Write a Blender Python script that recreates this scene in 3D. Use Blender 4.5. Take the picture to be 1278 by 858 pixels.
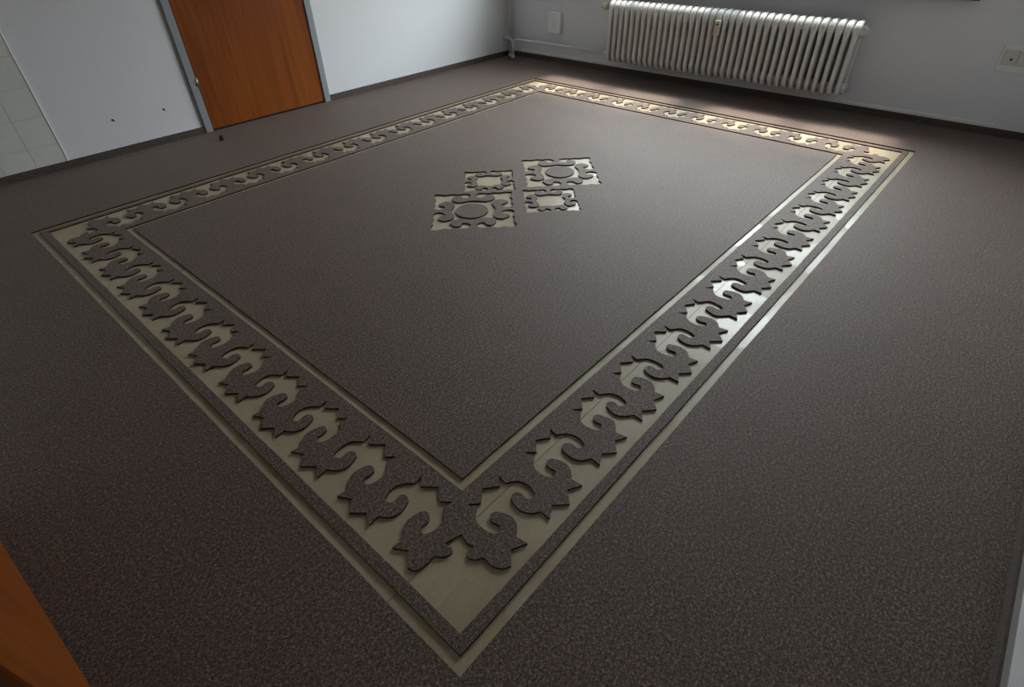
import bpy, bmesh, math, random
from mathutils import Vector, Matrix, noise
from mathutils.geometry import delaunay_2d_cdt

random.seed(7)
scene = bpy.context.scene
COL = scene.collection
for o in list(bpy.data.objects):
    bpy.data.objects.remove(o)

# ------------------------------------------------------------------ camera
cam_data = bpy.data.cameras.new('camera')
cam = bpy.data.objects.new('camera', cam_data)
COL.objects.link(cam)
cam_data.sensor_fit = 'HORIZONTAL'
cam_data.sensor_width = 36.0
cam_data.lens = 36.0 * 684.07 / 1278.0
cam_data.clip_start = 0.02
Rwc = Matrix(((0.66307501, -0.74833194, -0.01818893),
              (0.47671893, 0.40342328, 0.78101774),
              (-0.57712269, -0.52654435, 0.6242439)))
cam.matrix_world = Matrix.Translation((-0.2342, -0.3687, 1.15)) @ Rwc.transposed().to_4x4()
scene.camera = cam

# ------------------------------------------------------------------ sky, sun, exposure
world = bpy.data.worlds.new('overcast_sky')
scene.world = world
world.use_nodes = True
wn = world.node_tree.nodes
wl = world.node_tree.links
wn.clear()
w_out = wn.new('ShaderNodeOutputWorld')
w_bg = wn.new('ShaderNodeBackground')
w_tc = wn.new('ShaderNodeTexCoord')
w_sep = wn.new('ShaderNodeSeparateXYZ')
w_lum = wn.new('ShaderNodeMapRange')                             # overcast sky: zenith three times the horizon
w_lum.inputs['From Min'].default_value = 0
w_lum.inputs['From Max'].default_value = 1
w_lum.inputs['To Min'].default_value = 1 / 3
w_lum.inputs['To Max'].default_value = 1
w_sky = wn.new('ShaderNodeMix'); w_sky.data_type = 'RGBA'; w_sky.blend_type = 'MULTIPLY'; w_sky.inputs[0].default_value = 1
w_sky.inputs[6].default_value = (0.90, 0.945, 1.0, 1)
w_hor = wn.new('ShaderNodeMapRange')
w_hor.inputs['From Min'].default_value = -0.02
w_hor.inputs['From Max'].default_value = 0.02
w_mix = wn.new('ShaderNodeMix'); w_mix.data_type = 'RGBA'
w_mix.inputs[6].default_value = (0.06, 0.06, 0.05, 1)            # ground below the horizon
wl.new(w_tc.outputs['Generated'], w_sep.inputs[0])
wl.new(w_sep.outputs['Z'], w_lum.inputs['Value'])
wl.new(w_sep.outputs['Z'], w_hor.inputs['Value'])
wl.new(w_lum.outputs[0], w_sky.inputs[7])
wl.new(w_hor.outputs[0], w_mix.inputs[0])
wl.new(w_sky.outputs[2], w_mix.inputs[7])
wl.new(w_mix.outputs[2], w_bg.inputs['Color'])
w_bg.inputs['Strength'].default_value = 12.0
wl.new(w_bg.outputs[0], w_out.inputs['Surface'])

sun_data = bpy.data.lights.new('veiled_sun', 'SUN')
sun_data.energy = 4.2
sun_data.angle = math.radians(8)
sun_data.color = (1.0, 0.87, 0.75)
sun = bpy.data.objects.new('veiled_sun', sun_data)
COL.objects.link(sun)
sun.location = (6, 2, 6)
sun.rotation_euler = Vector((-0.42, -0.04, -0.90)).to_track_quat('-Z', 'Y').to_euler()

for yc, wd in ((0.78, 1.28), (2.24, 1.32)):                        # sampling portals in the two window openings: they emit nothing
    pd = bpy.data.lights.new('window_portal', 'AREA')
    pd.shape = 'RECTANGLE'; pd.size = 1.68; pd.size_y = wd
    pd.cycles.is_portal = True
    po = bpy.data.objects.new('window_portal', pd)
    COL.objects.link(po)
    po.location = (4.46, yc, 1.58)
    po.rotation_euler = (0, math.radians(90), 0)

vs = scene.view_settings
vs.view_transform = 'Standard'
vs.look = 'None'
vs.exposure = 1.22
vs.gamma = 1.0
vs.use_curve_mapping = False

# ------------------------------------------------------------------ dimensions (metres)
XB, XN = 4.25, -0.62          # radiator wall, near wall
YL, YR = 3.66, -0.758         # door wall, right wall
ZC = 2.5                      # ceiling
W, H = 3.663, 2.863           # carved rug rectangle
D_SO, D_SI, D_GO, D_GI = 0.0275, 0.0568, 0.3033, 0.3296
THICK = 0.0065                # carpet thickness, its top lies at z = 0
SUB = -THICK

# ------------------------------------------------------------------ materials
def mat(name):
    m = bpy.data.materials.new(name)
    m.use_nodes = True
    b = m.node_tree.nodes['Principled BSDF']
    return m, m.node_tree.nodes, m.node_tree.links, b

def srgb(r, g, b):
    f = lambda c: (c / 255 / 12.92) if c <= 10 else ((c / 255 + 0.055) / 1.055) ** 2.4
    return (f(r), f(g), f(b), 1)

def simple(name, col, rough=0.5, metal=0.0, spec=0.5, bump=0.0, bscale=200):
    m, n, l, b = mat(name)
    b.inputs['Base Color'].default_value = col
    b.inputs['Roughness'].default_value = rough
    b.inputs['Metallic'].default_value = metal
    b.inputs['Specular IOR Level'].default_value = spec
    tc = n.new('ShaderNodeTexCoord')
    ns = n.new('ShaderNodeTexNoise')
    ns.inputs['Scale'].default_value = bscale
    ns.inputs['Detail'].default_value = 3
    l.new(tc.outputs['Object'], ns.inputs['Vector'])
    hs = n.new('ShaderNodeMix'); hs.data_type = 'RGBA'
    hs.inputs[6].default_value = [c * 0.93 for c in col[:3]] + [1]
    hs.inputs[7].default_value = [min(1, c * 1.05) for c in col[:3]] + [1]
    l.new(ns.outputs['Fac'], hs.inputs[0])
    l.new(hs.outputs[2], b.inputs['Base Color'])
    if bump:
        bp = n.new('ShaderNodeBump')
        bp.inputs['Strength'].default_value = bump
        bp.inputs['Distance'].default_value = 0.001
        l.new(ns.outputs['Fac'], bp.inputs['Height'])
        l.new(bp.outputs[0], b.inputs['Normal'])
    return m

def carpet_material(name, dark, mid, light, sheen):
    m, n, l, b = mat(name)
    tc = n.new('ShaderNodeTexCoord')
    n1 = n.new('ShaderNodeTexNoise'); n1.inputs['Scale'].default_value = 240; n1.inputs['Detail'].default_value = 5; n1.inputs['Roughness'].default_value = 0.75
    n2 = n.new('ShaderNodeTexNoise'); n2.inputs['Scale'].default_value = 5; n2.inputs['Detail'].default_value = 4
    n3 = n.new('ShaderNodeTexVoronoi'); n3.inputs['Scale'].default_value = 330
    for q in (n1, n2, n3):
        l.new(tc.outputs['Object'], q.inputs['Vector'])
    r = n.new('ShaderNodeValToRGB')
    r.color_ramp.elements[0].position = 0.38; r.color_ramp.elements[0].color = dark
    r.color_ramp.elements[1].position = 0.63; r.color_ramp.elements[1].color = light
    e = r.color_ramp.elements.new(0.5); e.color = mid
    n4 = n.new('ShaderNodeTexNoise'); n4.inputs['Scale'].default_value = 130; n4.inputs['Detail'].default_value = 3
    l.new(tc.outputs['Object'], n4.inputs['Vector'])
    gm = n.new('ShaderNodeMix'); gm.inputs[0].default_value = 0.28
    l.new(n1.outputs['Fac'], gm.inputs[2]); l.new(n4.outputs['Fac'], gm.inputs[3])
    l.new(gm.outputs[0], r.inputs[0])
    hsv = n.new('ShaderNodeHueSaturation')
    # single fibres differ in hue
    mr = n.new('ShaderNodeMapRange'); mr.inputs['From Min'].default_value = 0; mr.inputs['From Max'].default_value = 1
    mr.inputs['To Min'].default_value = 0.72; mr.inputs['To Max'].default_value = 1.28
    sep = n.new('ShaderNodeSeparateColor')
    l.new(n3.outputs['Color'], sep.inputs[0])
    l.new(sep.outputs[0], mr.inputs['Value'])
    m2 = n.new('ShaderNodeMapRange'); m2.inputs['To Min'].default_value = 0.95; m2.inputs['To Max'].default_value = 1.05
    m2.inputs['From Min'].default_value = 0.3; m2.inputs['From Max'].default_value = 0.7
    l.new(n2.outputs['Fac'], m2.inputs['Value'])
    mu = n.new('ShaderNodeMath'); mu.operation = 'MULTIPLY'
    l.new(mr.outputs[0], mu.inputs[0]); l.new(m2.outputs[0], mu.inputs[1])
    l.new(mu.outputs[0], hsv.inputs['Value'])
    l.new(r.outputs[0], hsv.inputs['Color'])
    l.new(hsv.outputs[0], b.inputs['Base Color'])
    b.inputs['Roughness'].default_value = 0.64
    b.inputs['Specular IOR Level'].default_value = 0.36
    b.inputs['Specular Tint'].default_value = (1.0, 0.90, 0.84, 1)
    b.inputs['Sheen Weight'].default_value = sheen
    b.inputs['Sheen Tint'].default_value = (1.0, 0.88, 0.82, 1)
    b.inputs['Sheen Roughness'].default_value = 0.5
    bp = n.new('ShaderNodeBump'); bp.inputs['Strength'].default_value = 0.6; bp.inputs['Distance'].default_value = 0.002
    l.new(n1.outputs['Fac'], bp.inputs['Height']); l.new(bp.outputs[0], b.inputs['Normal'])
    return m

def wood_material(name, c1, c2, axis, rough=0.35, scale=1.0):
    m, n, l, b = mat(name)
    tc = n.new('ShaderNodeTexCoord'); mp = n.new('ShaderNodeMapping')
    s = [60 * scale, 60 * scale, 60 * scale]; s[axis] = 1.6 * scale
    mp.inputs['Scale'].default_value = s
    ns = n.new('ShaderNodeTexNoise'); ns.inputs['Scale'].default_value = 1.0; ns.inputs['Detail'].default_value = 6; ns.inputs['Roughness'].default_value = 0.6
    mp2 = n.new('ShaderNodeMapping'); s2 = [7, 7, 7]; s2[axis] = 0.9; mp2.inputs['Scale'].default_value = s2
    nb = n.new('ShaderNodeTexNoise'); nb.inputs['Scale'].default_value = 1.0; nb.inputs['Detail'].default_value = 2
    l.new(tc.outputs['Object'], mp.inputs[0]); l.new(mp.outputs[0], ns.inputs['Vector'])
    l.new(tc.outputs['Object'], mp2.inputs[0]); l.new(mp2.outputs[0], nb.inputs['Vector'])
    ad = n.new('ShaderNodeMath'); ad.operation = 'MULTIPLY_ADD'; ad.inputs[1].default_value = 0.6
    l.new(ns.outputs['Fac'], ad.inputs[0])
    sc = n.new('ShaderNodeMath'); sc.operation = 'MULTIPLY'; sc.inputs[1].default_value = 0.4
    l.new(nb.outputs['Fac'], sc.inputs[0]); l.new(sc.outputs[0], ad.inputs[2])
    r = n.new('ShaderNodeValToRGB')
    r.color_ramp.elements[0].position = 0.36; r.color_ramp.elements[0].color = c1
    r.color_ramp.elements[1].position = 0.64; r.color_ramp.elements[1].color = c2
    l.new(ad.outputs[0], r.inputs[0]); l.new(r.outputs[0], b.inputs['Base Color'])
    b.inputs['Roughness'].default_value = rough
    b.inputs['Specular IOR Level'].default_value = 0.22
    return m

def subfloor_material():
    m, n, l, b = mat('varnished_subfloor_board')
    tc = n.new('ShaderNodeTexCoord')
    n1 = n.new('ShaderNodeTexNoise'); n1.inputs['Scale'].default_value = 4.0; n1.inputs['Detail'].default_value = 5
    mp = n.new('ShaderNodeMapping'); mp.inputs['Scale'].default_value = (40, 140, 40)
    n2 = n.new('ShaderNodeTexNoise'); n2.inputs['Scale'].default_value = 1.5; n2.inputs['Detail'].default_value = 4
    n3 = n.new('ShaderNodeTexVoronoi'); n3.inputs['Scale'].default_value = 5.5
    l.new(tc.outputs['Object'], n1.inputs['Vector']); l.new(tc.outputs['Object'], mp.inputs[0])
    l.new(mp.outputs[0], n2.inputs['Vector']); l.new(tc.outputs['Object'], n3.inputs['Vector'])
    r = n.new('ShaderNodeValToRGB')
    r.color_ramp.elements[0].position = 0.3; r.color_ramp.elements[0].color = (0.345, 0.278, 0.175, 1)
    r.color_ramp.elements[1].position = 0.7; r.color_ramp.elements[1].color = (0.43, 0.37, 0.262, 1)
    l.new(n1.outputs['Fac'], r.inputs[0])
    mx = n.new('ShaderNodeMix'); mx.data_type = 'RGBA'; mx.blend_type = 'OVERLAY'; mx.inputs[0].default_value = 0.25
    l.new(r.outputs[0], mx.inputs[6]); l.new(n2.outputs['Color'], mx.inputs[7])
    l.new(mx.outputs[2], b.inputs['Base Color'])
    sep = n.new('ShaderNodeSeparateColor'); l.new(n3.outputs['Color'], sep.inputs[0])
    rr = n.new('ShaderNodeMapRange'); rr.inputs['To Min'].default_value = 0.24; rr.inputs['To Max'].default_value = 0.58
    l.new(sep.outputs[1], rr.inputs['Value']); l.new(rr.outputs[0], b.inputs['Roughness'])
    b.inputs['Specular IOR Level'].default_value = 0.45
    bp = n.new('ShaderNodeBump'); bp.inputs['Strength'].default_value = 0.15; bp.inputs['Distance'].default_value = 0.001
    l.new(n2.outputs['Fac'], bp.inputs['Height']); l.new(bp.outputs[0], b.inputs['Normal'])
    return m

def pane_material():
    m, n, l, b = mat('window_glass')
    n.remove(b)
    tr = n.new('ShaderNodeBsdfTransparent'); tr.inputs[0].default_value = (0.93, 0.96, 0.95, 1)
    gl = n.new('ShaderNodeBsdfGlossy'); gl.inputs['Roughness'].default_value = 0.02
    lw = n.new('ShaderNodeLayerWeight')
    pw = n.new('ShaderNodeMath'); pw.operation = 'POWER'; pw.inputs[1].default_value = 5.0
    l.new(lw.outputs['Facing'], pw.inputs[0])
    fr = n.new('ShaderNodeMath'); fr.operation = 'MULTIPLY_ADD'; fr.inputs[1].default_value = 0.9; fr.inputs[2].default_value = 0.04
    l.new(pw.outputs[0], fr.inputs[0])
    mx = n.new('ShaderNodeMixShader')
    l.new(fr.outputs[0], mx.inputs[0]); l.new(tr.outputs[0], mx.inputs[1]); l.new(gl.outputs[0], mx.inputs[2])
    l.new(mx.outputs[0], n['Material Output'].inputs['Surface'])
    return m

M = {
    'carpet': carpet_material('brown_needlefelt_carpet', (0.020, 0.0128, 0.0105, 1), (0.088, 0.0605, 0.050, 1), (0.29, 0.213, 0.178, 1), 0.10),
    'skirt': carpet_material('brown_carpet_skirting', (0.035, 0.026, 0.021, 1), (0.080, 0.062, 0.050, 1), (0.15, 0.115, 0.095, 1), 0.1),
    'cut': simple('dark_cut_carpet_edge', (0.060, 0.031, 0.021, 1), 1.0, 0, 0.1, 0.6, 500),
    'sub': subfloor_material(),
    'joint': simple('dark_floor_joint', (0.03, 0.028, 0.02, 1), 0.9),
    'wall': simple('white_wall_paint', (0.79, 0.795, 0.82, 1), 0.75, 0, 0.3, 0.25, 130),
    'ceil': simple('grey_ceiling_paint', (0.48, 0.48, 0.48, 1), 0.9),  # unseen ceiling, greyed to weaken bounce light and deepen shade
    'tile': simple('glazed_pale_tile', (0.72, 0.74, 0.68, 1), 0.22, 0, 0.4, 0.05, 20),
    'joint_grey': simple('grey_tile_joint', (0.60, 0.61, 0.60, 1), 0.9),
    'grout': simple('white_grout', (0.90, 0.90, 0.90, 1), 0.6),
    'radiator': simple('white_radiator_enamel', (0.70, 0.70, 0.69, 1), 0.30, 0, 0.5, 0.05, 60),
    'pipe': simple('white_painted_pipe', (0.86, 0.85, 0.82, 1), 0.4),
    'plastic': simple('white_plastic_cover', (0.86, 0.86, 0.85, 1), 0.4),
    'socket': simple('cream_plastic_insert', (0.70, 0.66, 0.61, 1), 0.4),
    'beige': simple('beige_plastic', (0.60, 0.54, 0.46, 1), 0.5),
    'brass': simple('aged_brass', (0.55, 0.38, 0.16, 1), 0.35, 0.9),
    'steel': simple('dull_steel', (0.55, 0.55, 0.54, 1), 0.35, 0.9),
    'frame': simple('grey_painted_steel', (0.30, 0.33, 0.345, 1), 0.45),
    'seal_and_gap_shade': simple('dark_seal_and_gap_shade', (0.03, 0.028, 0.027, 1), 0.8),  # dark rubber, also the painted shade under the door leaf
    'gap_shade': simple('painted_shadow_gap', (0.36, 0.33, 0.30, 1), 0.8),  # grey-brown colour of the shadow gap beside the door frame
    'rubber': simple('black_rubber', (0.02, 0.015, 0.014, 1), 0.7),
    'hole': simple('brown_plug_hole', (0.06, 0.03, 0.02, 1), 0.9),
    'dust': simple('grey_glue_residue', (0.30, 0.29, 0.28, 1), 0.9, 0, 0.2, 0.4, 300),
    'door': wood_material('orange_beech_veneer', (0.175, 0.040, 0.004, 1), (0.30, 0.078, 0.007, 1), 2, 0.5),
    'door_edge': wood_material('dark_door_edge', (0.12, 0.036, 0.010, 1), (0.19, 0.060, 0.016, 1), 2, 0.5),
    'sill': wood_material('dark_brown_sill', (0.045, 0.018, 0.010, 1), (0.085, 0.035, 0.018, 1), 1, 0.4),
    'winframe': simple('white_window_frame', (0.74, 0.74, 0.72, 1), 0.4),
    'glass': pane_material(),
    'render': simple('grey_render', (0.30, 0.29, 0.27, 1), 0.9),
    'blocker_roof': simple('dark_roof_tiles', (0.12, 0.07, 0.055, 1), 0.9),
}

# ------------------------------------------------------------------ helpers
def link(name, me, mats, parent=None, smooth=False):
    for k in (mats if isinstance(mats, (list, tuple)) else [mats]):
        me.materials.append(M[k])
    if smooth:
        for p in me.polygons:
            p.use_smooth = True
    o = bpy.data.objects.new(name, me)
    COL.objects.link(o)
    if parent is not None:
        o.parent = parent
    return o

def from_bm(name, bm, mats, parent=None, smooth=False):
    bmesh.ops.recalc_face_normals(bm, faces=bm.faces)
    me = bpy.data.meshes.new(name)
    bm.to_mesh(me); bm.free()
    return link(name, me, mats, parent, smooth)

def box(bm, x0, x1, y0, y1, z0, z1, bevel=0.0):
    r = bmesh.ops.create_cube(bm, size=1.0, matrix=Matrix.Translation(((x0 + x1) / 2, (y0 + y1) / 2, (z0 + z1) / 2)) @ Matrix.Diagonal((abs(x1 - x0), abs(y1 - y0), abs(z1 - z0), 1)))
    if bevel:
        es = list({e for v in r['verts'] for e in v.link_edges})
        bmesh.ops.bevel(bm, geom=es, offset=bevel, segments=2, affect='EDGES', profile=0.5)

def cyl(bm, p0, p1, r0, r1=None, seg=20):
    p0, p1 = Vector(p0), Vector(p1)
    d = p1 - p0
    rot = d.to_track_quat('Z', 'Y').to_matrix().to_4x4()
    bmesh.ops.create_cone(bm, cap_ends=True, segments=seg, radius1=r0, radius2=r0 if r1 is None else r1, depth=d.length,
                          matrix=Matrix.Translation((p0 + p1) / 2) @ rot)

def sweep(bm, pts, rx, seg=12, closed=False, side=None, radii=None):
    """tube along pts; with side=vector the section is an ellipse: radii[i]=(half width along side, half depth)"""
    pts = [Vector(p) for p in pts]
    n = len(pts); rings = []
    for i, p in enumerate(pts):
        if closed:
            t = pts[(i + 1) % n] - pts[i - 1]
        else:
            t = pts[min(i + 1, n - 1)] - pts[max(i - 1, 0)]
        t.normalize()
        s = side if side is not None else (Vector((0, 0, 1)) if abs(t.z) < 0.9 else Vector((1, 0, 0)))
        s = (s - t * s.dot(t)).normalized()
        u = t.cross(s)
        a, b = radii[i] if radii else (rx, rx)
        rings.append([bm.verts.new(p + s * a * math.cos(2 * math.pi * k / seg) + u * b * math.sin(2 * math.pi * k / seg)) for k in range(seg)])
    for i in range(n if closed else n - 1):
        A, B = rings[i], rings[(i + 1) % n]
        for k in range(seg):
            bm.faces.new((A[k], A[(k + 1) % seg], B[(k + 1) % seg], B[k]))
    if not closed:
        bm.faces.new(rings[0][::-1]); bm.faces.new(rings[-1])

def tag(o, label, cat=None, group=None, kind=None):
    o['label'] = label
    if cat: o['category'] = cat
    if group: o['group'] = group
    if kind: o['kind'] = kind
    return o

def empty(name, loc=(0, 0, 0)):
    o = bpy.data.objects.new(name, None)
    o.empty_display_size = 0.1
    o.location = loc
    COL.objects.link(o)
    return o

def catmull(pts, sub=4):
    out = []
    n = len(pts)
    for i in range(n - 1):
        p0 = Vector(pts[max(i - 1, 0)]); p1 = Vector(pts[i]); p2 = Vector(pts[i + 1]); p3 = Vector(pts[min(i + 2, n - 1)])
        for k in range(sub):
            t = k / sub
            out.append(tuple(0.5 * ((2 * p1) + (p2 - p0) * t + (2 * p0 - 5 * p1 + 4 * p2 - p3) * t * t + (3 * p1 - p0 - 3 * p2 + p3) * t ** 3)))
    out.append(tuple(pts[-1]))
    return out

def densify(poly, step):
    out = []
    n = len(poly)
    for i in range(n):
        a, b = Vector(poly[i]), Vector(poly[(i + 1) % n])
        k = max(1, int((b - a).length / step))
        out += [tuple(a.lerp(b, j / k)) for j in range(k)]
    return out

def hand_cut(poly, amp, freq=28.0, seed=0.0):
    out = []
    for x, y in poly:
        v = noise.noise_vector(Vector((x * freq, y * freq, seed)))
        out.append((x + v.x * amp, y + v.y * amp))
    return out

def sheet(name, loops, z0, z1, mats, parent=None, origin=(0, 0)):
    """flat piece bounded by loops (first is the outline, the others are holes), z0..z1 thick; slot 0 top, slot 1 cut sides"""
    vs, es = [], []
    for lp in loops:
        b = len(vs)
        vs += [Vector(p) for p in lp]
        es += [(b + i, b + (i + 1) % len(lp)) for i in range(len(lp))]
    V, E, F, _ov, oe, _of = delaunay_2d_cdt(vs, es, [], 0, 1e-6)
    fence = {tuple(sorted(e)) for e, src in zip(E, oe) if src}
    by_edge = {}
    for i, f in enumerate(F):
        for k in range(len(f)):
            by_edge.setdefault(tuple(sorted((f[k], f[(k + 1) % len(f)]))), []).append(i)
    inside = [None] * len(F)
    stack = []
    for e, fs in by_edge.items():              # start at the hull, change side at every cut line
        if len(fs) == 1 and inside[fs[0]] is None:
            inside[fs[0]] = e in fence
            stack.append(fs[0])
    while stack:
        i = stack.pop()
        f = F[i]
        for k in range(len(f)):
            e = tuple(sorted((f[k], f[(k + 1) % len(f)])))
            for j in by_edge[e]:
                if inside[j] is None:
                    inside[j] = inside[i] != (e in fence)
                    stack.append(j)
    F = [f for f, q in zip(F, inside) if q]
    ox, oy = origin
    verts, faces, mi = [], [], []
    for v in V:
        verts.append((v.x - ox, v.y - oy, z1))
    nt = len(V)
    edge_use = {}
    for f in F:
        f = list(f)
        a = sum(V[f[i]].x * V[f[(i + 1) % len(f)]].y - V[f[(i + 1) % len(f)]].x * V[f[i]].y for i in range(len(f)))
        if a < 0: f = f[::-1]
        faces.append(f); mi.append(0)
        for i in range(len(f)):
            edge_use[(f[i], f[(i + 1) % len(f)])] = True
    for v in V:
        verts.append((v.x - ox, v.y - oy, z0))
    for (a, b) in list(edge_use):
        if (b, a) not in edge_use:
            faces.append([b, a, a + nt, b + nt]); mi.append(1)
    for f in [q for q, m_ in zip(faces, mi) if m_ == 0]:
        faces.append([i + nt for i in f[::-1]]); mi.append(1)
    me = bpy.data.meshes.new(name)
    me.from_pydata(verts, [], faces)
    me.polygons.foreach_set('material_index', mi)
    me.update()
    o = link(name, me, mats, parent)
    o.location = (ox, oy, 0)
    return o

# ------------------------------------------------------------------ room shell
WT = 0.24
ZF = -0.03
floor = empty('floor', ((XB + XN) / 2, (YL + YR) / 2, SUB))
tag(floor, 'pale varnished board subfloor showing through the cut-out carpet pattern', 'floor', kind='structure')
bm = bmesh.new(); box(bm, XN - WT, XB + WT, YR - WT, YL + WT, ZF - 0.1, SUB - 0.004)
o = from_bm('floor_slab', bm, 'joint', floor); o.location = -floor.location
xs = [XN, 3.95, XB]
ys = [YR, 0.224, 2.15, YL]
for i in range(len(xs) - 1):
    for j in range(len(ys) - 1):
        bm = bmesh.new()
        g = 0.0008
        off = 0.0
        box(bm, xs[i] + g, xs[i + 1] - g, ys[j] + g, ys[j + 1] - g, SUB - 0.004, SUB)
        p = from_bm('floor_board', bm, 'sub', floor)
        p.location = -floor.location

def wall(name, label, boxes, m='wall'):
    bm = bmesh.new()
    for b in boxes: box(bm, *b)
    o = from_bm(name, bm, m)
    tag(o, label, 'wall', kind='structure')
    return o

# door opening in the left wall
DX0, DX1, DZ = 1.248, 2.114, 2.01          # leaf
FX0, FX1, FZ = 1.196, 2.166, 2.065         # outside of the steel frame
wall_left = wall('wall_left', 'white painted wall with the veneered door and pale tiles', [
    (XN - WT, FX0, YL, YL + WT, ZF, ZC), (FX1, XB + WT, YL, YL + WT, ZF, ZC), (FX0, FX1, YL, YL + WT, FZ, ZC),
    (FX0, FX1, YL + 0.10, YL + WT, ZF, FZ)])
# window openings in the radiator wall
WZ0, WZ1 = 0.74, 2.42
WIN = [(0.14, 1.42), (1.58, 2.90)]
wall_back = wall('wall_back', 'shaded white wall behind the radiator, under the windows', [
    (XB, XB + WT, YR - WT, YL, ZF, WZ0), (XB, XB + WT, YR - WT, YL, WZ1, ZC),
    (XB, XB + WT, YR - WT, WIN[0][0], WZ0, WZ1), (XB, XB + WT, WIN[0][1], WIN[1][0], WZ0, WZ1), (XB, XB + WT, WIN[1][1], YL, WZ0, WZ1)])
wall('wall_right', 'pale wall at the right edge with carpet skirting', [(XN - WT, XB, YR - WT, YR, ZF, ZC)])
wall('wall_near', 'white wall behind the camera beside the open door leaf', [(XN - WT, XN, YR, YL, ZF, ZC)])
bm = bmesh.new(); box(bm, XN - WT, XB + WT, YR - WT, YL + WT, ZC, ZC + 0.15)
tag(from_bm('ceiling', bm, 'ceil'), 'plain unseen ceiling above the room, greyed to cut bounce light', 'ceiling', kind='structure')

# unseen house added to shape the light: hides the low sky from the windows
nh = empty('added_sky_blocker', (13.0, 1.5, -4.3))
tag(nh, 'added house form out of view, blocking low sky light from the windows', 'house', kind='structure')
bm = bmesh.new(); box(bm, 0, 8, -14, 14, 0, 6.6)
from_bm('blocker_facade', bm, 'render', nh)
bm = bmesh.new()
rv = [bm.verts.new(p) for p in ((-0.4, -14.5, 6.6), (8.4, -14.5, 6.6), (4, -14.5, 9.6), (-0.4, 14.5, 6.6), (8.4, 14.5, 6.6), (4, 14.5, 9.6))]
for f in ((0, 1, 2), (3, 5, 4), (0, 2, 5, 3), (1, 4, 5, 2), (0, 3, 4, 1)): bm.faces.new([rv[i] for i in f])
from_bm('blocker_roof', bm, 'blocker_roof', nh)
for k in range(8):
    for zz in (0.9, 3.9):
        bm = bmesh.new(); box(bm, -0.05, 0.05, -12.2 + 3.4 * k, -11.0 + 3.4 * k, zz, zz + 1.5)
        from_bm('blocker_window', bm, 'seal_and_gap_shade', nh)

# windows
for i, (y0, y1) in enumerate(WIN):
    w = empty('window_%d' % (i + 1), (XB + 0.12, (y0 + y1) / 2, WZ0))
    tag(w, 'white framed window above the radiator, ' + ('nearer the right wall' if i == 0 else 'nearer the corner pipes'), 'window', kind='structure')
    bm = bmesh.new(); t = 0.055
    xx0, xx1 = XB + 0.09, XB + 0.15
    for b in ((y0, y0 + t, WZ0, WZ1), (y1 - t, y1, WZ0, WZ1), (y0 + t, y1 - t, WZ0, WZ0 + t), (y0 + t, y1 - t, WZ1 - t, WZ1)):
        box(bm, xx0, xx1, b[0], b[1], b[2], b[3], 0.006)
    f = from_bm('window_frame', bm, 'winframe', w); f.location = -w.location
    ym = (y0 + y1) / 2
    bm = bmesh.new(); box(bm, xx0, xx1, ym - 0.03, ym + 0.03, WZ0 + t, WZ1 - t, 0.006)
    f = from_bm('window_mullion', bm, 'winframe', w); f.location = -w.location
    for (a, b) in ((y0 + t, ym - 0.03), (ym + 0.03, y1 - t)):
        bm = bmesh.new(); box(bm, XB + 0.118, XB + 0.124, a, b, WZ0 + t, WZ1 - t)
        f = from_bm('window_pane', bm, 'glass', w); f.location = -w.location
bm = bmesh.new(); box(bm, XB - 0.075, XB + 0.09, 0.062, 2.98, 0.686, 0.722, 0.004)
tag(from_bm('trim_1', bm, 'sill'), 'dark brown wooden window sill above the radiator', 'window sill', kind='structure')

# carpet-strip baseboards
def skirt(name, label, segs):
    e = None
    bm = bmesh.new()
    for s in segs: box(bm, *s)
    o = from_bm(name, bm, 'skirt')
    tag(o, label, 'baseboard', kind='structure')
BT = 0.008; BH = 0.042
skirt('baseboard_left', 'brown carpet strip along the foot of the door wall',
      [(XN, FX0 - 0.002, YL - BT, YL, 0.0, BH), (FX1 + 0.002, XB - BT, YL - BT, YL, 0.0, BH)])
skirt('baseboard_back', 'brown carpet strip along the foot of the radiator wall', [(XB - BT, XB, YR + BT, YL, 0.0, BH)])
skirt('baseboard_right', 'brown carpet strip along the foot of the right wall', [(XN, XB, YR, YR + BT, 0.0, BH - 0.008)])
bm = bmesh.new(); box(bm, XN, XB - BT, YR, YR + 0.002, BH - 0.008, BH + 0.016)
tag(from_bm('trim_2', bm, 'dust'), 'grey glue residue above the right carpet strip', 'trim', kind='structure')

# tiles on the left wall
TX, TZ0, TP = 0.395, -0.006, 0.1495
tile_me = None
for c in range(7):
    for r in range(10):
        x1 = TX - c * TP - 0.0013; x0 = x1 - TP + 0.0026
        z0 = max(TZ0 + r * TP + 0.0013, BH + 0.001); z1 = TZ0 + (r + 1) * TP - 0.0013
        if x0 < XN: continue
        if r == 0 or tile_me is None:
            bm = bmesh.new(); hw, hh = (x1 - x0) / 2, (z1 - z0) / 2
            box(bm, -hw, hw, -0.003, 0.003, -hh, hh, 0.0012)
            bmesh.ops.recalc_face_normals(bm, faces=bm.faces)
            me = bpy.data.meshes.new('tile'); bm.to_mesh(me); bm.free()
            me.materials.append(M['tile'])
            if r > 0: tile_me = me
        else:
            me = tile_me
        t = bpy.data.objects.new('tile', me); COL.objects.link(t)
        t.location = ((x0 + x1) / 2, YL - 0.003, (z0 + z1) / 2); t.parent = wall_left
bm = bmesh.new(); box(bm, XN, TX, YL - 0.0042, YL, BH, TZ0 + 10 * TP)
from_bm('tile_grout', bm, 'joint_grey', wall_left)
bm = bmesh.new(); box(bm, TX, TX + 0.009, YL - 0.009, YL, BH, TZ0 + 10 * TP + 0.005, 0.002)
from_bm('tile_edge_strip', bm, 'grout', wall_left)
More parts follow.
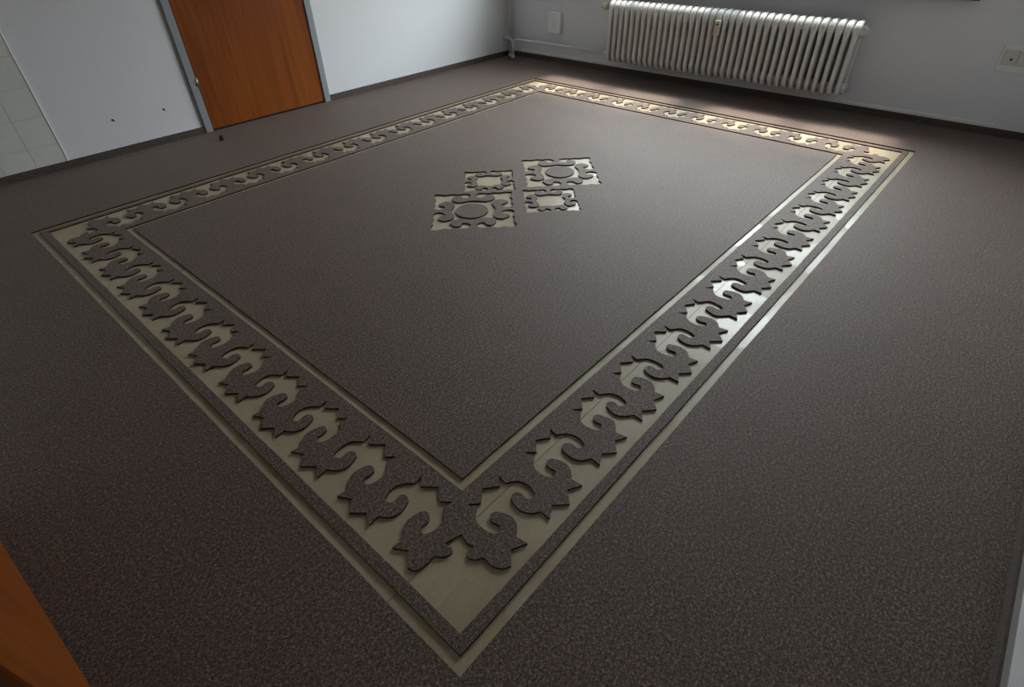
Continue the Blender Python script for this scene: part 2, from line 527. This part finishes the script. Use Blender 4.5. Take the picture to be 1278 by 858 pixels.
for (x, z) in ((0.705, 0.197), (0.998, 0.194)):
    bm = bmesh.new(); cyl(bm, (x, YL - 0.0015, z), (x, YL + 0.01, z), 0.0065, seg=14)
    cyl(bm, (x + 0.006, YL - 0.001, z - 0.006), (x + 0.006, YL + 0.01, z - 0.006), 0.004, seg=10)
    from_bm('screw_hole', bm, 'hole', wall_left)

# ------------------------------------------------------------------ veneered door in the left wall
d1 = empty('door_1', ((DX0 + DX1) / 2, YL, 0))
tag(d1, 'closed orange-brown veneered door in a grey steel frame', 'door', kind='structure')
bm = bmesh.new(); box(bm, DX0, DX1, YL - 0.006, YL + 0.034, 0.012, DZ, 0.003)
o = from_bm('door_leaf', bm, 'door', d1); o.location = -d1.location
leaf = o
bm = bmesh.new()
for (a, b) in ((FX0, DX0 - 0.004), (DX1 + 0.004, FX1)):
    box(bm, a, b, YL - 0.016, YL + 0.10, 0.0, FZ, 0.004)
box(bm, DX0 - 0.004, DX1 + 0.004, YL - 0.016, YL + 0.10, DZ + 0.004, FZ, 0.004)
o = from_bm('door_frame', bm, 'frame', d1); o.location = -d1.location
bm = bmesh.new()
box(bm, FX0 - 0.014, FX0 - 0.0005, YL - 0.005, YL, BH, FZ)  # shadow gap left of the frame, painted as a thin strip
o = from_bm('shadow_gap_strip', bm, 'gap_shade', d1); o.location = -d1.location
bm = bmesh.new(); box(bm, FX1 + 0.0005, FX1 + 0.005, YL - 0.004, YL, 0.0, FZ)
o = from_bm('frame_seal', bm, 'seal_and_gap_shade', d1); o.location = -d1.location
bm = bmesh.new(); box(bm, DX0 - 0.003, DX1 + 0.003, YL + 0.004, YL + 0.05, 0.0, 0.011)  # solid dark strip, paints the shade in the gap under the leaf
o = from_bm('threshold_gap_shade', bm, 'seal_and_gap_shade', d1); o.location = -d1.location
for z in (0.305, 1.72):
    bm = bmesh.new()
    cyl(bm, (DX0 - 0.002, YL - 0.016, z - 0.024), (DX0 - 0.002, YL - 0.016, z + 0.024), 0.0058, seg=14)
    cyl(bm, (DX0 - 0.002, YL - 0.016, z + 0.024), (DX0 - 0.002, YL - 0.016, z + 0.029), 0.005, 0.002, seg=14)
    box(bm, DX0 - 0.016, DX0 - 0.004, YL - 0.0175, YL - 0.0155, z - 0.018, z + 0.018)
    o = from_bm('hinge', bm, 'steel', d1, True); o.location = -d1.location
bm = bmesh.new()
box(bm, DX1 - 0.075, DX1 - 0.035, YL - 0.014, YL - 0.006, 0.93, 1.13, 0.003)
cyl(bm, (DX1 - 0.055, YL - 0.014, 1.06), (DX1 - 0.055, YL - 0.055, 1.06), 0.009)
cyl(bm, (DX1 - 0.055, YL - 0.05, 1.06), (DX1 - 0.175, YL - 0.05, 1.06), 0.009)
o = from_bm('door_handle', bm, 'steel', d1); o.location = -d1.location

# open door leaf standing along the near wall, at the lower left edge of the picture
P0, P1 = Vector((-0.462, 0.335)), Vector((-0.510, 1.033))
dd = (P1 - P0).normalized()
d2 = empty('door_2', (P0.x, P0.y, 0))
tag(d2, 'open orange-brown veneered door leaf at the lower left edge', 'door', kind='structure')
d2.rotation_euler = (0, 0, math.atan2(dd.y, dd.x) - math.pi / 2)
bm = bmesh.new(); box(bm, -0.040, 0.0, 0.0, 0.86, 0.006, 2.0, 0.002)
from_bm('door_leaf', bm, 'door', d2)
bm = bmesh.new(); box(bm, -0.038, -0.003, -0.003, 0.0, 0.008, 1.998)
from_bm('door_edge', bm, 'door_edge', d2)

# ------------------------------------------------------------------ carved carpet
# half of one leaf of the border: (distance along the side from the leaf axis, distance from the outer edge)
HC = [(0, .077), (.031, .1055), (.0655, .087)]
HS = [(.0615, .1175), (.0815, .1315), (.0915, .146), (.0945, .162), (.0905, .1815), (.0825, .1975), (.0690, .2015), (.0575, .1945),
      (.0545, .1815), (.0575, .169), (.053, .1605), (.040, .1555), (.031, .1635), (.0255, .179), (.0245, .1965), (.0285, .2135), (.040, .227), (.0565, .239)]
HG = [(.0500, .266), (.0745, .243)]
P_REF = 0.2158
half = HC + catmull(HS, 3) + HG                       # leaf axis -> just before gap axis
CORNER = [(.217, .217), (.220, .19), (.224, .172), (.206, .176), (.197, .170), (.197, .157), (.206, .145), (.219, .136), (.217, .115), (.219, .098), (.228, .084)]

def side_outline(length, first, count):
    P = (length - 2 * first) / (count - 1)
    k = P / P_REF
    out = []
    cn = [(s - 0.246 + first if i else s, t) for i, (s, t) in enumerate(CORNER)]
    cn = [cn[0]] + catmull(cn[1:], 3)
    out += cn
    for i in range(count):
        ax = first + i * P
        jit = random.uniform(-0.003, 0.003)
        jt = random.uniform(-0.002, 0.002)
        if i > 0:
            out += [(ax + jit - u * k, t + jt) for (u, t) in half[:0:-1]]
        out.append((ax + jit, half[0][1] + jt))
        if i < count - 1:
            out += [(ax + jit + u * k, t + jt) for (u, t) in half[1:]]
            out.append((ax + P / 2, 0.272 + jt))
    out += [(length - s, t) for (s, t) in cn[:0:-1]]
    return out

A = side_outline(W, 0.235, 16)
B = side_outline(H, 0.250, 12)
A2 = side_outline(W, 0.235, 16)
B2 = side_outline(H, 0.250, 12)
comb = [(s, t) for s, t in A] + [(W - t, s) for s, t in B] + [(W - s, H - t) for s, t in A2] + [(t, H - s) for s, t in B2]
comb = hand_cut(comb, 0.0035, 22, 1.0)

def rect(d): return densify([(d, d), (W - d, d), (W - d, H - d), (d, H - d)], 0.06)
def cut(p, seed): return hand_cut(p, 0.0016, 6, seed)

CM = ['carpet', 'cut']
wall_loop = densify([(XN, YR), (XB, YR), (XB, YL), (XN, YL)], 0.5)
tag(sheet('fitted_carpet', [wall_loop, cut(rect(0), 2)], SUB, 0, CM),
    'brown speckled carpet covering the room around the cut-out rectangle', 'carpet')
tag(sheet('carpet_strip', [cut(rect(D_SO), 3), cut(rect(D_SI), 4)], SUB, 0, CM, origin=(D_SO, D_SO)),
    'thin brown carpet strip framing the scroll border', 'carpet strip')
tag(sheet('carpet_border', [comb, cut(rect(D_GO), 5)], SUB, 0, CM, origin=(0.1, 0.1)),
    'brown carpet border cut into curling leaf hooks on pale boards', 'carpet border')

# centre ornaments: squares turned by 45 degrees with scroll hooks
OS = [(-1, .985), (-.86, 1.0), (-.70, .955), (-.55, .99), (-.40, .955), (-.26, .985), (-.15, .975), (-.085, .90), (-.075, .81), (-.12, .735), (-.20, .695), (-.27, .715),
      (-.285, .78), (-.335, .850), (-.42, .865), (-.50, .79), (-.545, .67), (-.505, .55), (-.40, .48), (-.26, .475), (-.12, .52), (0, .545)]
oh = catmull(OS, 3)
oside = oh + [(-x, y) for x, y in oh[-2:0:-1]]        # left corner -> just before right corner
def ornament(cx, cy, s, seed):
    pts = []
    for q in range(4):
        c, n = round(math.cos(-q * math.pi / 2)), round(math.sin(-q * math.pi / 2))
        pts += [(c * x - n * y, n * x + c * y) for x, y in oside]
    ia = 1 / math.sqrt(2)
    w = [(cx + s * ia * (a + b), cy + s * ia * (-a + b)) for a, b in pts]
    return hand_cut(w, 0.0045, 26, seed)
ORN = [(1.4875, 1.434, .198), (2.138, 1.408, .198), (1.80, 1.625, .134), (1.813, 1.2155, .134)]
holes = [ornament(*q, 10 + i) for i, q in enumerate(ORN)]
tag(sheet('carpet_field', [cut(rect(D_GI), 6)] + holes, SUB, 0, CM, origin=(D_GI, D_GI)),
    'large plain brown carpet field inside the border, with four scroll cut-outs', 'carpet field')
for i, txt in ((0, 'round brown carpet disc in the large cut-out nearer the camera'), (1, 'round brown carpet disc in the large cut-out nearer the radiator')):
    cx, cy, s = ORN[i]
    ring = [(cx - 0.012 * (i == 0) + s * .40 * math.cos(2 * math.pi * k / 48), cy + s * .40 * math.sin(2 * math.pi * k / 48)) for k in range(48)]
    tag(sheet('carpet_disc', [hand_cut(ring, 0.003, 20, 30 + i)], SUB, 0, CM, origin=(cx, cy)), txt, 'carpet disc', 'carpet discs in the centre ornament')

# ------------------------------------------------------------------ radiator
NS = 37
RY0, RY1 = 0.578, 2.430
PIT = (RY1 - RY0) / NS
RXF, RXB, RZ0, RZ1 = 4.066, 4.192, 0.128, 0.540
rad = empty('radiator', ((RXF + RXB) / 2, (RY0 + RY1) / 2, RZ0 - 0.014))
tag(rad, 'white ribbed column radiator on the wall under the windows', 'radiator')
bm = bmesh.new()
path, radii = [], []
cr = 0.045
hwn, hwt = 0.0135, 0.0225
def corner_pts(cx, cz, a0):
    return [(cx + cr * math.cos(a0 + k * math.pi / 12), cz + cr * math.sin(a0 + k * math.pi / 12)) for k in range(7)]
pp = []
for z in (0.20, 0.24, 0.42, 0.46): pp.append((RXF, z))
pp += [(2 * (RXF + cr) - x, z) for x, z in corner_pts(RXF + cr, RZ1 - cr, 0)]
pp += corner_pts(RXB - cr, RZ1 - cr, 0)[::-1]
for z in (0.46, 0.42, 0.24, 0.20): pp.append((RXB, z))
pp += [(x, 2 * (RZ0 + cr) - z) for x, z in corner_pts(RXB - cr, RZ0 + cr, 0)]
pp += [(2 * (RXF + cr) - x, 2 * (RZ0 + cr) - z) for x, z in corner_pts(RXF + cr, RZ0 + cr, 0)[::-1]]
for x, z in pp:
    f = 0.0
    if z > 0.43: f = min(1, (z - 0.43) / 0.075)
    if z < 0.19: f = 0.35 * min(1, (0.19 - z) / 0.05)
    f = f * f * (3 - 2 * f)
    path.append((x, 0, z)); radii.append((hwn + (hwt - hwn) * f, 0.016))
sweep(bm, path, 0, 10, True, Vector((0, 1, 0)), radii)
xm = (RXF + RXB) / 2
box(bm, RXF + 0.006, RXB - 0.006, -0.006, 0.006, RZ0 + 0.006, RZ1 - 0.006)
sweep(bm, [(RXF + 0.03, 0, 0.517), (xm, 0, 0.519), (RXB - 0.03, 0, 0.517)], 0, 10, False, Vector((0, 1, 0)), [(.021, .02), (.0225, .024), (.021, .02)])
for z in (0.165, 0.500):
    cyl(bm, (xm, -PIT / 2, z), (xm, PIT / 2, z), 0.027, seg=14)
bmesh.ops.recalc_face_normals(bm, faces=bm.faces)
me = bpy.data.meshes.new('radiator_section'); bm.to_mesh(me); bm.free()
me.materials.append(M['radiator'])
for p in me.polygons: p.use_smooth = True
for i in range(NS):
    s = bpy.data.objects.new('radiator_section', me); COL.objects.link(s)
    s.parent = rad
    s.location = (-rad.location.x, RY0 + (i + 0.5) * PIT - rad.location.y, -rad.location.z)
def rpart(name, bm, m, smooth=True):
    o = from_bm(name, bm, m, rad, smooth); o.location = -rad.location; return o
# end plugs on the right, stepped and hexagonal
for z in (0.500, 0.165):
    bm = bmesh.new()
    cyl(bm, (xm, RY0 - 0.012, z), (xm, RY0 + 0.01, z), 0.030, seg=8)
    if z > 0.3:
        cyl(bm, (xm, RY0 - 0.024, z), (xm, RY0 - 0.012, z), 0.021, seg=6)
        cyl(bm, (xm, RY0 - 0.034, z), (xm, RY0 - 0.024, z), 0.012, seg=8)
    rpart('end_plug', bm, 'radiator', False)
# valve on the left
bm = bmesh.new()
cyl(bm, (xm, RY1 - 0.01, 0.500), (xm, RY1 + 0.045, 0.500), 0.014)
cyl(bm, (xm, RY1 + 0.030, 0.500), (XB - 0.0005, RY1 + 0.030, 0.500), 0.010)
rpart('valve_body', bm, 'brass')
bm = bmesh.new()
sweep(bm, [(xm - .0, RY1 + .040, .5), (xm, RY1 + .047, .5), (xm, RY1 + .066, .5), (xm, RY1 + .084, .5), (xm, RY1 + .090, .5)], 0, 18, False, Vector((0, 0, 1)),
      [(.014, .014), (.024, .024), (.027, .027), (.022, .022), (.010, .010)])
rpart('valve_knob', bm, 'beige')
bm = bmesh.new(); cyl(bm, (xm, RY1 + .086, .5), (xm, RY1 + .097, .5), 0.014)
rpart('valve_cap', bm, 'brass')
# return connection at the lower left
bm = bmesh.new()
sweep(bm, [(4.164, RY1 + 0.0745, 0.162), (4.164, RY1 + 0.045, 0.163), (4.150, RY1 + 0.025, 0.165), (xm, RY1 + 0.02, 0.165), (xm, RY1 - 0.01, 0.165)], 0.014, 12)
rpart('return_union', bm, 'pipe')
for y in (0.90, 2.10):
    for z in (0.196, 0.440):
        bm = bmesh.new(); box(bm, xm, XB - 0.0005, y - 0.009, y + 0.009, z, z + 0.024)
        rpart('wall_bracket', bm, 'radiator', False)
# heat meter strip clipped between two sections
bm = bmesh.new(); box(bm, RXF - 0.040, RXF - 0.0165, 1.470, 1.512, 0.400, 0.494, 0.004)
hm = from_bm('heat_meter', bm, 'beige'); tag(hm, 'small beige heat meter clipped on the front of the radiator', 'heat meter')
bm = bmesh.new(); box(bm, RXF - 0.0412, RXF - 0.039, 1.483, 1.499, 0.464, 0.474)
from_bm('meter_window', bm, 'seal_and_gap_shade', hm)

# ------------------------------------------------------------------ heating pipes in the corner
PX, PY = 4.190, 3.600
pr = empty('heating_riser_pipe', (PX, PY, 0))
tag(pr, 'white vertical heating pipe running up the room corner', 'pipe')
bm = bmesh.new(); cyl(bm, (0, 0, 0.0), (0, 0, ZC), 0.0135)
from_bm('pipe', bm, 'pipe', pr, True)
bm = bmesh.new(); cyl(bm, (0, 0, 0), (0, 0, 0.022), 0.021, 0.017)
from_bm('floor_collar', bm, 'pipe', pr, True)
QX, QY, QZ = 4.162, 3.540, 0.160
pb = empty('heating_branch_pipe', (QX, QY, 0))
tag(pb, 'thin white pipe bending from the floor towards the radiator', 'pipe')
def arc(c, r, a0, a1, n=8):
    return [(c[0], c[1] + r * math.cos(a0 + (a1 - a0) * k / n), c[2] + r * math.sin(a0 + (a1 - a0) * k / n)) for k in range(n + 1)]
bm = bmesh.new()
sweep(bm, [(0, 0, 0)] + arc((0, -0.05, QZ - 0.05), 0.05, 0, math.pi / 2) + [(0, RY1 + 0.075 - QY, QZ + 0.002)], 0.0108, 12)
from_bm('radiator_pipe', bm, 'pipe', pb, True)
bm = bmesh.new()
sweep(bm, [(0, 0, 0.08)] + arc((0, 0.05, QZ - 0.05), 0.05, math.pi, math.pi / 2) + [(0, YL - QY, QZ + 0.002)], 0.0102, 12)
from_bm('wall_pipe', bm, 'pipe', pb, True)
bm = bmesh.new(); cyl(bm, (0, 0, 0), (0, 0, 0.024), 0.020, 0.016)
from_bm('floor_collar', bm, 'pipe', pb, True)
# cable trunking above the carpet strip
for (y0, y1, txt) in ((2.655, 3.50, 'white cable trunking low on the wall beside the corner pipes'), (-0.27, 2.648, 'long white cable trunking low on the wall under the radiator')):
    c = empty('cable_trunking', (XB, (y0 + y1) / 2, BH)); tag(c, txt, 'trunking', 'cable trunking on the radiator wall')
    bm = bmesh.new(); box(bm, -0.009, 0, -(y1 - y0) / 2, (y1 - y0) / 2, 0.001, 0.024, 0.002)
    from_bm('trunking_base', bm, 'pipe', c)
    bm = bmesh.new(); box(bm, -0.012, -0.0085, -(y1 - y0) / 2, (y1 - y0) / 2, 0.003, 0.020, 0.0012)
    from_bm('trunking_lid', bm, 'pipe', c)

# blank junction cover left of the radiator
jc = empty('junction_box', (XB, 3.098, 0.236)); tag(jc, 'square white junction box cover left of the radiator', 'junction box')
bm = bmesh.new(); box(bm, -0.030, 0, -0.070, 0.070, 0, 0.168, 0.006)
from_bm('cover', bm, 'plastic', jc)
for dz in (0.075, 0.098):
    bm = bmesh.new(); cyl(bm, (-0.0312, 0.008, dz), (-0.029, 0.008, dz), 0.0045, seg=10)
    from_bm('cover_screw', bm, 'beige', jc)

# double socket at the right edge
sk = empty('wall_socket', (XB, -0.225, 0.342)); tag(sk, 'white double wall plate with socket inserts at the right edge', 'wall socket')
bm = bmesh.new(); box(bm, -0.010, 0, -0.160, 0.082, 0, 0.149, 0.004)
from_bm('plate', bm, 'plastic', sk)
for cy in (0.034, -0.040, -0.114):
    bm = bmesh.new(); box(bm, -0.019, -0.009, cy - 0.0355, cy + 0.0355, 0.040, 0.118, 0.005)
    ins = from_bm('insert', bm, 'socket', sk)
    bm = bmesh.new(); cyl(bm, (-0.0205, cy - 0.008, 0.070), (-0.018, cy - 0.008, 0.070), 0.0065, seg=14)
    from_bm('socket_hole', bm, 'rubber', ins)

# rubber door stop on the carpet
ds = empty('door_stop', (1.196, 3.428, 0)); tag(ds, 'small dark rubber door stop on the carpet by the door', 'door stop')
bm = bmesh.new(); cyl(bm, (0, 0, 0), (0, 0, 0.026), 0.014, 0.0125)
from_bm('rubber_body', bm, 'rubber', ds, False)
bm = bmesh.new(); cyl(bm, (0, 0, 0.026), (0, 0, 0.029), 0.0115, 0.010)
from_bm('cap', bm, 'rubber', ds)
